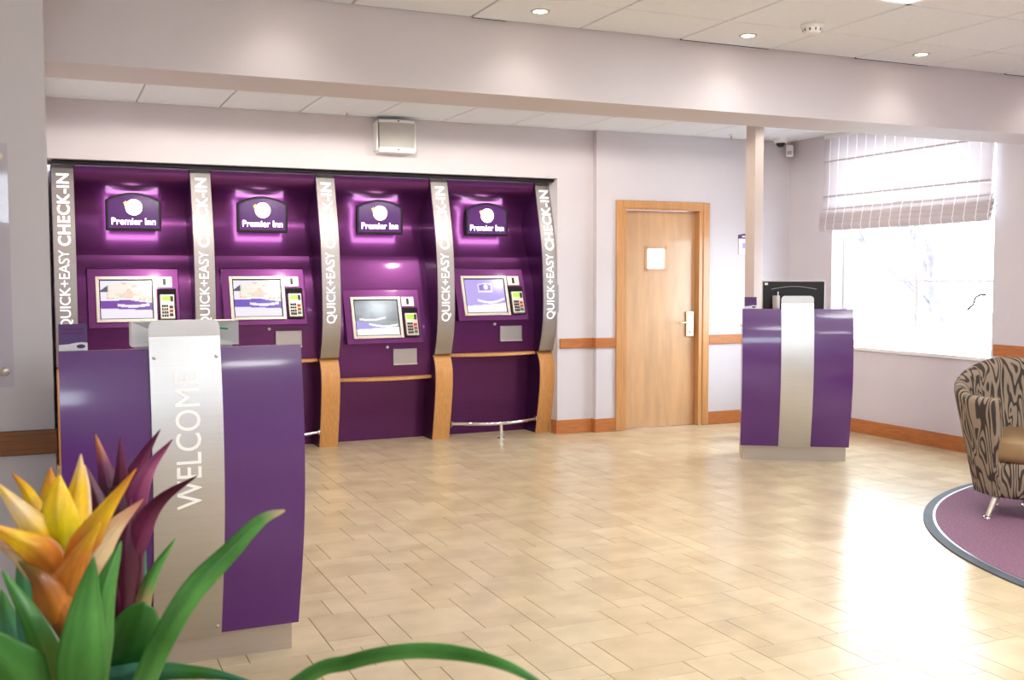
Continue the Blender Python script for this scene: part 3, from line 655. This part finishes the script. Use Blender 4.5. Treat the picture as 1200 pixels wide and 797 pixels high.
# ------------------------------------------------------------------ wall speaker
sp = thing('wall_speaker', 'white wall speaker with grey curved grille under the ceiling', 'speaker', (2.665, YB, 2.58))
nn = 14
def curve_front(h, d): return [(-h+2*h*i/nn, -d-.035*math.sin(math.pi*i/nn)) for i in range(nn+1)]
prism('grille', curve_front(.148, .115)+[(.148, 0), (-.148, 0)], 'z', -.095, .108, GREYP, sp, smooth=True)
prism('top_cap', curve_front(.152, .12)+[(.152, 0), (-.152, 0)], 'z', .106, .128, WHITE, sp, smooth=True)
prism('bottom_cap', curve_front(.152, .12)+[(.152, 0), (-.152, 0)], 'z', -.135, -.095, WHITE, sp, smooth=True)
for s in (-1, 1): box('bracket', (s*.162-.008, s*.162+.008, -.10, 0, -.12, .11), WHITE, sp, bevel=.003)
for z in (.117, -.115): box('mounting_screw', (-.008, .008, -.158, -.15, z-.004, z+.004), BLACK, sp)

# ceiling fittings
def downlight(loc, label, power=P_SPOT, cone=135, blend=1.0, drop=.012):
    d = thing('downlight', label, 'downlight', loc, group='recessed downlights')
    lathe('trim_ring', [(.034, .012), (.036, -.003), (.047, -.004), (.050, 0)], SILVER, d, n=24)
    lathe('bulb', [(.034, -.0015), (0, -.0025)], BULB, d, n=20)
    l = lamp('SPOT', 'downlight_beam', (0, 0, -drop), power, WARM, .05, spot=math.radians(cone), blend=blend); l.parent = d
for (x, y), lb in zip(((2.278, 4.758), (3.548, 4.775), (4.795, 4.765)), ('recessed downlight nearest the left, before the beam', 'recessed downlight beside the smoke detector', 'recessed downlight nearest the window side')): downlight((x, y, ZC-.001), lb)
downlight((1.03, 4.76, ZC-.001), 'recessed downlight above the WELCOME podium'); downlight((6.05, 4.76, ZC-.001), 'recessed downlight above the armchair')
for i, x in enumerate((.96, 2.19, 3.41, 4.63, 5.86)): downlight((x, 6.95, ZC-.001), power=P_BACK*(1, 1, .9, .4, .2)[i], cone=178, blend=.12, drop=.08, label=['first', 'second', 'third', 'fourth', 'fifth'][i]+' recessed downlight from the left behind the beam')
PLAB = {}
_rows = sorted({round(c[2], 2) for c in LIGHT_PANELS}, reverse=True)
for i, c in enumerate(LIGHT_PANELS):
    r = _rows.index(round(c[2], 2)); cols = sorted((d[0] for d in LIGHT_PANELS if round(d[2], 2) == round(c[2], 2)), reverse=True); k = cols.index(c[0])
    PLAB[i] = 'square ceiling light panel nearest the beam, cut by the top border' if r == 0 else 'square ceiling light panel, %s row behind the beam, %s from the window wall' % (['', 'second', 'third', 'fourth', 'fifth'][r], ['first', 'second', 'third', 'fourth'][k])
def panel_light(i, c):
    x0, x1, y0, y1 = c
    t = thing('ceiling_light', PLAB[i], 'ceiling light', ((x0+x1)/2, (y0+y1)/2, ZC), group='square light panels in the ceiling')
    hx, hy = (x1-x0)/2-.005, (y1-y0)/2-.005
    boxes('frame', [(-hx, -hx+.03, -hy, hy, -.004, .02), (hx-.03, hx, -hy, hy, -.004, .02), (-hx, hx, -hy, -hy+.03, -.004, .02), (-hx, hx, hy-.03, hy, -.004, .02)], WHITE, t)
    box('diffuser', (-hx+.03, hx-.03, -hy+.03, hy-.03, .0, .008), LAMPG, t)
    l = lamp('AREA', 'panel_glow', (0, 0, -.006), P_PANEL, NEUT, 2*hx-.06); l.parent = t
for i, c in enumerate(LIGHT_PANELS): panel_light(i, c)
sd = thing('smoke_detector', 'white round smoke detector on the front ceiling', 'smoke detector', (3.70, 4.43, ZC))
lathe('base', [(.058, 0), (.060, -.012), (.054, -.022)], WHITE, sd); lathe('sensor_head', [(.05, -.02), (.046, -.040), (.036, -.050), (0, -.052)], WHITE, sd)
for i in range(10): 
    q = 2*math.pi*i/10; tube('vent_slot', [(.047*math.cos(q), .047*math.sin(q), -.026), (.045*math.cos(q), .045*math.sin(q), -.040)], .004, BLACK, sd, n=6)
def sprinkler(loc, label):
    s = thing('sprinkler', label, 'sprinkler', loc, group='sprinklers on the rear ceiling')
    lathe('rose', [(.032, 0), (.028, -.008), (.012, -.010)], WHITE, s, n=20); lathe('stem', [(.008, -.008), (.008, -.04), (.012, -.042)], SILVER, s, n=12); lathe('deflector', [(.02, -.046), (.02, -.048), (0, -.049)], SILVER, s, n=16)
sprinkler((2.222, 8.20, ZC), 'small sprinkler head left of the wall speaker'); sprinkler((5.858, 8.12, ZC), 'small sprinkler head left of the column')
dc = thing('dome_camera', 'small black security dome on the rear ceiling', 'security camera', (6.456, 8.16, ZC))
lathe('base', [(.066, 0), (.066, -.03), (.055, -.045)], WHITE, dc); lathe('dome', [(.044, -.04), (.042, -.058), (.032, -.074), (.016, -.083), (0, -.085)], BLACK, dc)
pr = thing('motion_sensor', 'white motion sensor box in the rear room corner', 'sensor', (6.655, 8.275, 2.585))
ps = box('housing', (-.035, .035, -.025, .03, 0, .115), WHITE, pr, bevel=.008); ps.rotation_euler = (0, 0, math.radians(-38)); box('lens', (-.022, .022, -.029, -.024, .02, .055), GREYP, ps)

# ------------------------------------------------------------------ inset round rug
RC, RR = (6.353, 2.891), 2.363
def rugpoly(r, cut):
    a = math.acos(min(1, (cut-RC[0])/r)); n = 90
    return [(RC[0]+r*math.cos(a+(2*math.pi-2*a)*i/n), RC[1]+r*math.sin(a+(2*math.pi-2*a)*i/n)) for i in range(n+1)]
rug = thing('round_rug', 'large round mauve rug with grey edging under the armchair', 'rug', (5.6, RC[1], 0))
def ring(name, r, cut, z, m):
    o = prism(name, [(x-5.6, y-RC[1]) for x, y in rugpoly(r, cut)], 'z', 0.0005, z, m, rug); return o
ring('edging', RR, 6.70, .009, RUBBER); ring('metal_trim', RR-.052, 6.70, .0115, ALU); ring('pile', RR-.066, 6.70, .0135, CARPET)

# ------------------------------------------------------------------ tub armchair
CHL, CHR = (5.225, 4.36), math.radians(-38)
ch = thing('tub_armchair', 'taupe tub armchair with dark wavy pattern and tan seat', 'armchair', (CHL[0], CHL[1], .0135), CHR)
def uvattr(o, uv):
    a = o.data.attributes.new('uvw', 'FLOAT_VECTOR', 'POINT')
    for i, q in enumerate(uv): a.data[i].vector = q
def tub():
    V, F, UV = [], [], []; nT = 48
    th0, th1 = math.radians(-58), math.radians(238)   # opening faces -y
    rows = 22
    for i in range(nT+1):
        th = th0+(th1-th0)*i/nT; c, s = math.cos(th), math.sin(th)
        back = max(0, s); H = .735+.165*back**1.4 - (.03 if s < -.2 else 0)
        def rad(z, inner):
            base = .215+.155*min(1, z/.74)**1.0
            return base-(.085 if inner else 0)*(1)
        def P(r, z): return (r*c*1.0, r*s*.98+.02, z)
        prof = []
        for j in range(9): z = .13+(H-.04-.13)*j/8; prof.append(P(rad(z, 0), z))
        R0 = rad(H-.04, 0); w_ = .085
        for j in range(1, 6): q = math.pi*j/6; prof.append(P(R0-w_/2+w_/2*math.cos(q)+.012*math.sin(q), H-.04+.048*math.sin(q)))
        for j in range(8): z = H-.04-(H-.04-.30)*j/7; prof.append(P(rad(z, 1)-.0, z))
        L = 0
        for j, p in enumerate(prof):
            if j: L += (Vector(p)-Vector(prof[j-1])).length
            V.append(p); UV.append((th*.38, L, 0))
    n = len(prof)
    for i in range(nT):
        for j in range(n-1): F.append((i*n+j, (i+1)*n+j, (i+1)*n+j+1, i*n+j+1))
    F.append(tuple(range(n))); F.append(tuple(nT*n+j for j in range(n))[::-1])
    o = raw('tub_shell', V, F, FABRIC, ch, smooth=True); uvattr(o, UV)
    bm = bmesh.new(); bm.from_mesh(o.data); bmesh.ops.recalc_face_normals(bm, faces=bm.faces); bm.to_mesh(o.data); bm.free()
    md = o.modifiers.new('bev', 'BEVEL'); md.width = .02; md.segments = 3; md.limit_method = 'ANGLE'; md.angle_limit = 1.0
    return o
tub()
# seat base: rounded drum below the cushion, bowed front
def drum(name, r0, r1, z0, z1, m, yo=.02, front=-.02, soft=.02, seg=48):
    V, F, UV = [], [], []; prof = [(r0*.96, z0), (r0, z0+soft), (r1, z1-soft), (r1-soft*.5, z1-soft*.2), (r1-soft*1.4, z1)]
    for r, z in prof:
        for k in range(seg):
            q = 2*math.pi*k/seg; V.append((r*math.cos(q), r*math.sin(q)*.98+yo+(front if math.sin(q) < 0 else 0)*abs(math.sin(q)), z)); UV.append((q*.34, z, 0))
    for i in range(len(prof)-1):
        for k in range(seg): F.append((i*seg+k, i*seg+(k+1) % seg, (i+1)*seg+(k+1) % seg, (i+1)*seg+k))
    F.append(tuple(range(seg))[::-1]); F.append(tuple((len(prof)-1)*seg+k for k in range(seg)))
    o = raw(name, V, F, m, ch, smooth=True); uvattr(o, UV); return o
drum('seat_base', .225, .272, .125, .345, FABRIC); drum('seat_cushion', .27, .275, .346, .485, LEATHER, front=-.035, soft=.035)
for sx in (-1, 1):
    for sy_ in (-1, 1):
        sx = math.copysign(1 if sy_ < 0 else .42, sx)
        lg = tube('leg', [(sx*.14, sy_*.135+.02, .14), (sx*.195, sy_*.19+.02, .03), (sx*.205, sy_*.20+.02, .006)], [.021, .014, .013], STEELP, ch, n=12)
        lathe('foot_cap', [(.02, 0), (.024, .005), (.022, .014), (.012, .02)], CHROME, lg, n=16, loc=(sx*.206, sy_*.201+.02, .0))

# ------------------------------------------------------------------ bromeliads in a planter in the foreground
GRN1, GRN2, GRN3 = srgb(62, 126, 48), srgb(92, 160, 76), srgb(38, 96, 36)
TEAL = srgb(70, 140, 118); YEL, ORA, CRE = srgb(250, 206, 40), srgb(226, 138, 50), srgb(250, 222, 176)
PUR, PUR2 = srgb(82, 16, 50), srgb(128, 40, 90)
PINK = srgb(232, 150, 130); LIME = srgb(196, 206, 30); BRN = srgb(150, 88, 40)
def leaf_strip(name, pts, wmax, cols, parent, fold=.30, facing=None, prof=None, n=6, org=None):
    """pts: 3D spine; wmax: full width (m); cols: colours base->tip"""
    sp_ = catmull(pts, n); m_ = len(sp_); V, F, C = [], [], []; ac = 11; rn_ = random.Random(len(name)*31+int(abs(pts[-1][0])*1e4)); st_ = [rn_.uniform(.82, 1.12) for _ in range(ac)]
    view = facing
    for i, p in enumerate(sp_):
        t = i/(m_-1); tg = (sp_[min(i+1, m_-1)]-sp_[max(i-1, 0)]).normalized()
        tocam = (CP-p).normalized() if view is None else Vector(view)
        side = tg.cross(tocam).normalized(); nr = side.cross(tg).normalized()
        wd = wmax*(prof(t) if prof else (min(1, .62+t*1.3) if t < .35 else 1)*max(.02, (1-t**3.2))**.8)
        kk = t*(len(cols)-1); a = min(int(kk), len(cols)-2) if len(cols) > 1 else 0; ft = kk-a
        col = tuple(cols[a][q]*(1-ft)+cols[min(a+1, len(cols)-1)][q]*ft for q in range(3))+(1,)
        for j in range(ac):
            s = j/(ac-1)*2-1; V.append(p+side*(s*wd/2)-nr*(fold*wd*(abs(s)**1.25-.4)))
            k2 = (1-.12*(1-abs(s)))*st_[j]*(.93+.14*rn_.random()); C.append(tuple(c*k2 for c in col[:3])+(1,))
    for i in range(m_-1):
        for j in range(ac-1): F.append((i*ac+j, i*ac+j+1, (i+1)*ac+j+1, (i+1)*ac+j))
    V = [v-org for v in V]
    o = raw(name, V, F, LEAF, parent, smooth=True); ca = o.data.color_attributes.new('Col', 'FLOAT_COLOR', 'POINT')
    for i, c in enumerate(C): ca.data[i].color = c
    md = o.modifiers.new('thick', 'SOLIDIFY'); md.thickness = .0012; md.offset = 0
    return o
petal = lambda t: (.60+1.33*t if t < .30 else 1)*max(.0, 1-max(0, t-.30)/.70)**.95+.01
broad = lambda t: min(1, .7+t*.8)*max(0, 1-max(0, t-.45)/.55)**.8+.01
# planter standing on the floor, below the picture
pc = at(118, 900, 1.22); pl_ = thing('floor_planter', 'tall dark planter holding the bromeliads in the foreground', 'planter', (pc.x, pc.y, 0))
lathe('pot', [(.17, 0), (.175, .01), (.215, .80), (.215, .815), (.195, .815), (.19, .76), (0, .76)], PLANTER, pl_, n=40); lathe('soil', [(.19, .762), (.1, .772), (0, .775)], SOIL, pl_, n=30)
def broot(px, d): q = at(px, 940, d); return Vector((q.x, q.y, .775))
# yellow bromeliad
yo = broot(92, 1.12); yb_ = thing('bromeliad', 'yellow flowering bromeliad at the left picture corner', 'plant', yo)
DY = 1.10
def yl(nm, L, wd, cols, d=DY, **k): return leaf_strip(nm, [at(x, y, d+dd) for x, y, dd in L], wd, cols, yb_, org=yo, **k)
tube('stem', [q-yo for q in (yo, at(80, 760, DY+.03), at(72, 690, DY+.02), at(72, 640, DY+.01))], [.020, .022, .028, .026], mat('stem_orange', srgb(190, 110, 44), .5, var=.3, scale=20), yb_, n=14)
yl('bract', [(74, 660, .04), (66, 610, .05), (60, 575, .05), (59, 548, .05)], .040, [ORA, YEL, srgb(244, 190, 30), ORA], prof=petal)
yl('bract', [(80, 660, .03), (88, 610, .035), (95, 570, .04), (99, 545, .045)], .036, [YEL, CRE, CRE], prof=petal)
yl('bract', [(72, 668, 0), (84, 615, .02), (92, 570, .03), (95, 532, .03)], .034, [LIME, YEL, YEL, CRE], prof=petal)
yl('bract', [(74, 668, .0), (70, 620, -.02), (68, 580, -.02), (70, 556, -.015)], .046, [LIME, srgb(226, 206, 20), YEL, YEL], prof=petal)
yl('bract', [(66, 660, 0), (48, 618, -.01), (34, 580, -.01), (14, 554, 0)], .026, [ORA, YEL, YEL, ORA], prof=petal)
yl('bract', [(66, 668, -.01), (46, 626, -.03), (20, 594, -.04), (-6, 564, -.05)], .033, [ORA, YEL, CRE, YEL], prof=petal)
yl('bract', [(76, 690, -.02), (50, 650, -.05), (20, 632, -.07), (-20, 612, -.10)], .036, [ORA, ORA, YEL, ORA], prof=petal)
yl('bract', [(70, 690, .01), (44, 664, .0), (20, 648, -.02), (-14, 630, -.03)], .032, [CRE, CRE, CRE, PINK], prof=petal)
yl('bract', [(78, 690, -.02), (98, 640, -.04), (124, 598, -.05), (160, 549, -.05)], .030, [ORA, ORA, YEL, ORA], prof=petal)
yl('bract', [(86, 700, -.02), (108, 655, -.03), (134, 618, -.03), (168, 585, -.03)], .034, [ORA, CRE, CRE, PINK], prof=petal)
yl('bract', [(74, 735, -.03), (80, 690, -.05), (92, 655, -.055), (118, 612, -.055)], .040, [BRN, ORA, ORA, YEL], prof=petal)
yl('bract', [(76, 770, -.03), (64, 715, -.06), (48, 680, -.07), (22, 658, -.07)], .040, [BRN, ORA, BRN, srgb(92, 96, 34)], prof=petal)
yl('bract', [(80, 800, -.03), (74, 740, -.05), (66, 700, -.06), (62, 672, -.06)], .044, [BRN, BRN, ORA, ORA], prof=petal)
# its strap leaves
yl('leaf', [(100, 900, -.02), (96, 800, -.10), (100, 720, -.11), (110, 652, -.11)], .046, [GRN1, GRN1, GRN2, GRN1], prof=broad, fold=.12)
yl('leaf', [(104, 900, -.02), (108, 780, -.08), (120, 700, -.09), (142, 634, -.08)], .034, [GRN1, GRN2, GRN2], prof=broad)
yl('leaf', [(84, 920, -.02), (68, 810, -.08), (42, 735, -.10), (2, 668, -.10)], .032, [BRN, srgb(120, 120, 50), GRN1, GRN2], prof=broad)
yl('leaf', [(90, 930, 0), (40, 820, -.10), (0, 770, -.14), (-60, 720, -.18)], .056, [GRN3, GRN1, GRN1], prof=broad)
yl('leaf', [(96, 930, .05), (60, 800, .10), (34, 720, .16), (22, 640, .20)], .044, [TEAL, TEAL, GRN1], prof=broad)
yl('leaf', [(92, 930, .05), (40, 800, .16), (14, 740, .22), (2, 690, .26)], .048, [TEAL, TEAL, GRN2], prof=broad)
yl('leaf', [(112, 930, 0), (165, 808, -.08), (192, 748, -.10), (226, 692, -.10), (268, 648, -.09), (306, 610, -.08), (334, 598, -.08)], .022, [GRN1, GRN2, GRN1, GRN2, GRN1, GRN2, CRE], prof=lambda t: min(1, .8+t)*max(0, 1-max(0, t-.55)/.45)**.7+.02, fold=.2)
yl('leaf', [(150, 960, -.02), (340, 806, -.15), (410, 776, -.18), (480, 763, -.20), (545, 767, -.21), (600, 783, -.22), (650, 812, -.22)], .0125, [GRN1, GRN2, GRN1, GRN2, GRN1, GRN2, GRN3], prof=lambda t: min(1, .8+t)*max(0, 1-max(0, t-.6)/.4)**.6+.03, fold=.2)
# purple bromeliad
po = broot(135, 1.30); pb = thing('bromeliad', 'dark purple bromeliad behind the yellow one', 'plant', po)
DP = 1.30
def pll(nm, L, wd, cols, **k): return leaf_strip(nm, [at(x, y, DP+dd) for x, y, dd in L], wd*(.9 if nm == 'bract' else 1), cols, pb, org=po, **k)
tube('stem', [q-po for q in (po, at(138, 760, DP), at(142, 690, DP), at(144, 610, DP), at(140, 570, DP))], [.014, .016, .028, .024, .012], mat('stem_purple', PUR, .5, var=.3, scale=20), pb, n=14)
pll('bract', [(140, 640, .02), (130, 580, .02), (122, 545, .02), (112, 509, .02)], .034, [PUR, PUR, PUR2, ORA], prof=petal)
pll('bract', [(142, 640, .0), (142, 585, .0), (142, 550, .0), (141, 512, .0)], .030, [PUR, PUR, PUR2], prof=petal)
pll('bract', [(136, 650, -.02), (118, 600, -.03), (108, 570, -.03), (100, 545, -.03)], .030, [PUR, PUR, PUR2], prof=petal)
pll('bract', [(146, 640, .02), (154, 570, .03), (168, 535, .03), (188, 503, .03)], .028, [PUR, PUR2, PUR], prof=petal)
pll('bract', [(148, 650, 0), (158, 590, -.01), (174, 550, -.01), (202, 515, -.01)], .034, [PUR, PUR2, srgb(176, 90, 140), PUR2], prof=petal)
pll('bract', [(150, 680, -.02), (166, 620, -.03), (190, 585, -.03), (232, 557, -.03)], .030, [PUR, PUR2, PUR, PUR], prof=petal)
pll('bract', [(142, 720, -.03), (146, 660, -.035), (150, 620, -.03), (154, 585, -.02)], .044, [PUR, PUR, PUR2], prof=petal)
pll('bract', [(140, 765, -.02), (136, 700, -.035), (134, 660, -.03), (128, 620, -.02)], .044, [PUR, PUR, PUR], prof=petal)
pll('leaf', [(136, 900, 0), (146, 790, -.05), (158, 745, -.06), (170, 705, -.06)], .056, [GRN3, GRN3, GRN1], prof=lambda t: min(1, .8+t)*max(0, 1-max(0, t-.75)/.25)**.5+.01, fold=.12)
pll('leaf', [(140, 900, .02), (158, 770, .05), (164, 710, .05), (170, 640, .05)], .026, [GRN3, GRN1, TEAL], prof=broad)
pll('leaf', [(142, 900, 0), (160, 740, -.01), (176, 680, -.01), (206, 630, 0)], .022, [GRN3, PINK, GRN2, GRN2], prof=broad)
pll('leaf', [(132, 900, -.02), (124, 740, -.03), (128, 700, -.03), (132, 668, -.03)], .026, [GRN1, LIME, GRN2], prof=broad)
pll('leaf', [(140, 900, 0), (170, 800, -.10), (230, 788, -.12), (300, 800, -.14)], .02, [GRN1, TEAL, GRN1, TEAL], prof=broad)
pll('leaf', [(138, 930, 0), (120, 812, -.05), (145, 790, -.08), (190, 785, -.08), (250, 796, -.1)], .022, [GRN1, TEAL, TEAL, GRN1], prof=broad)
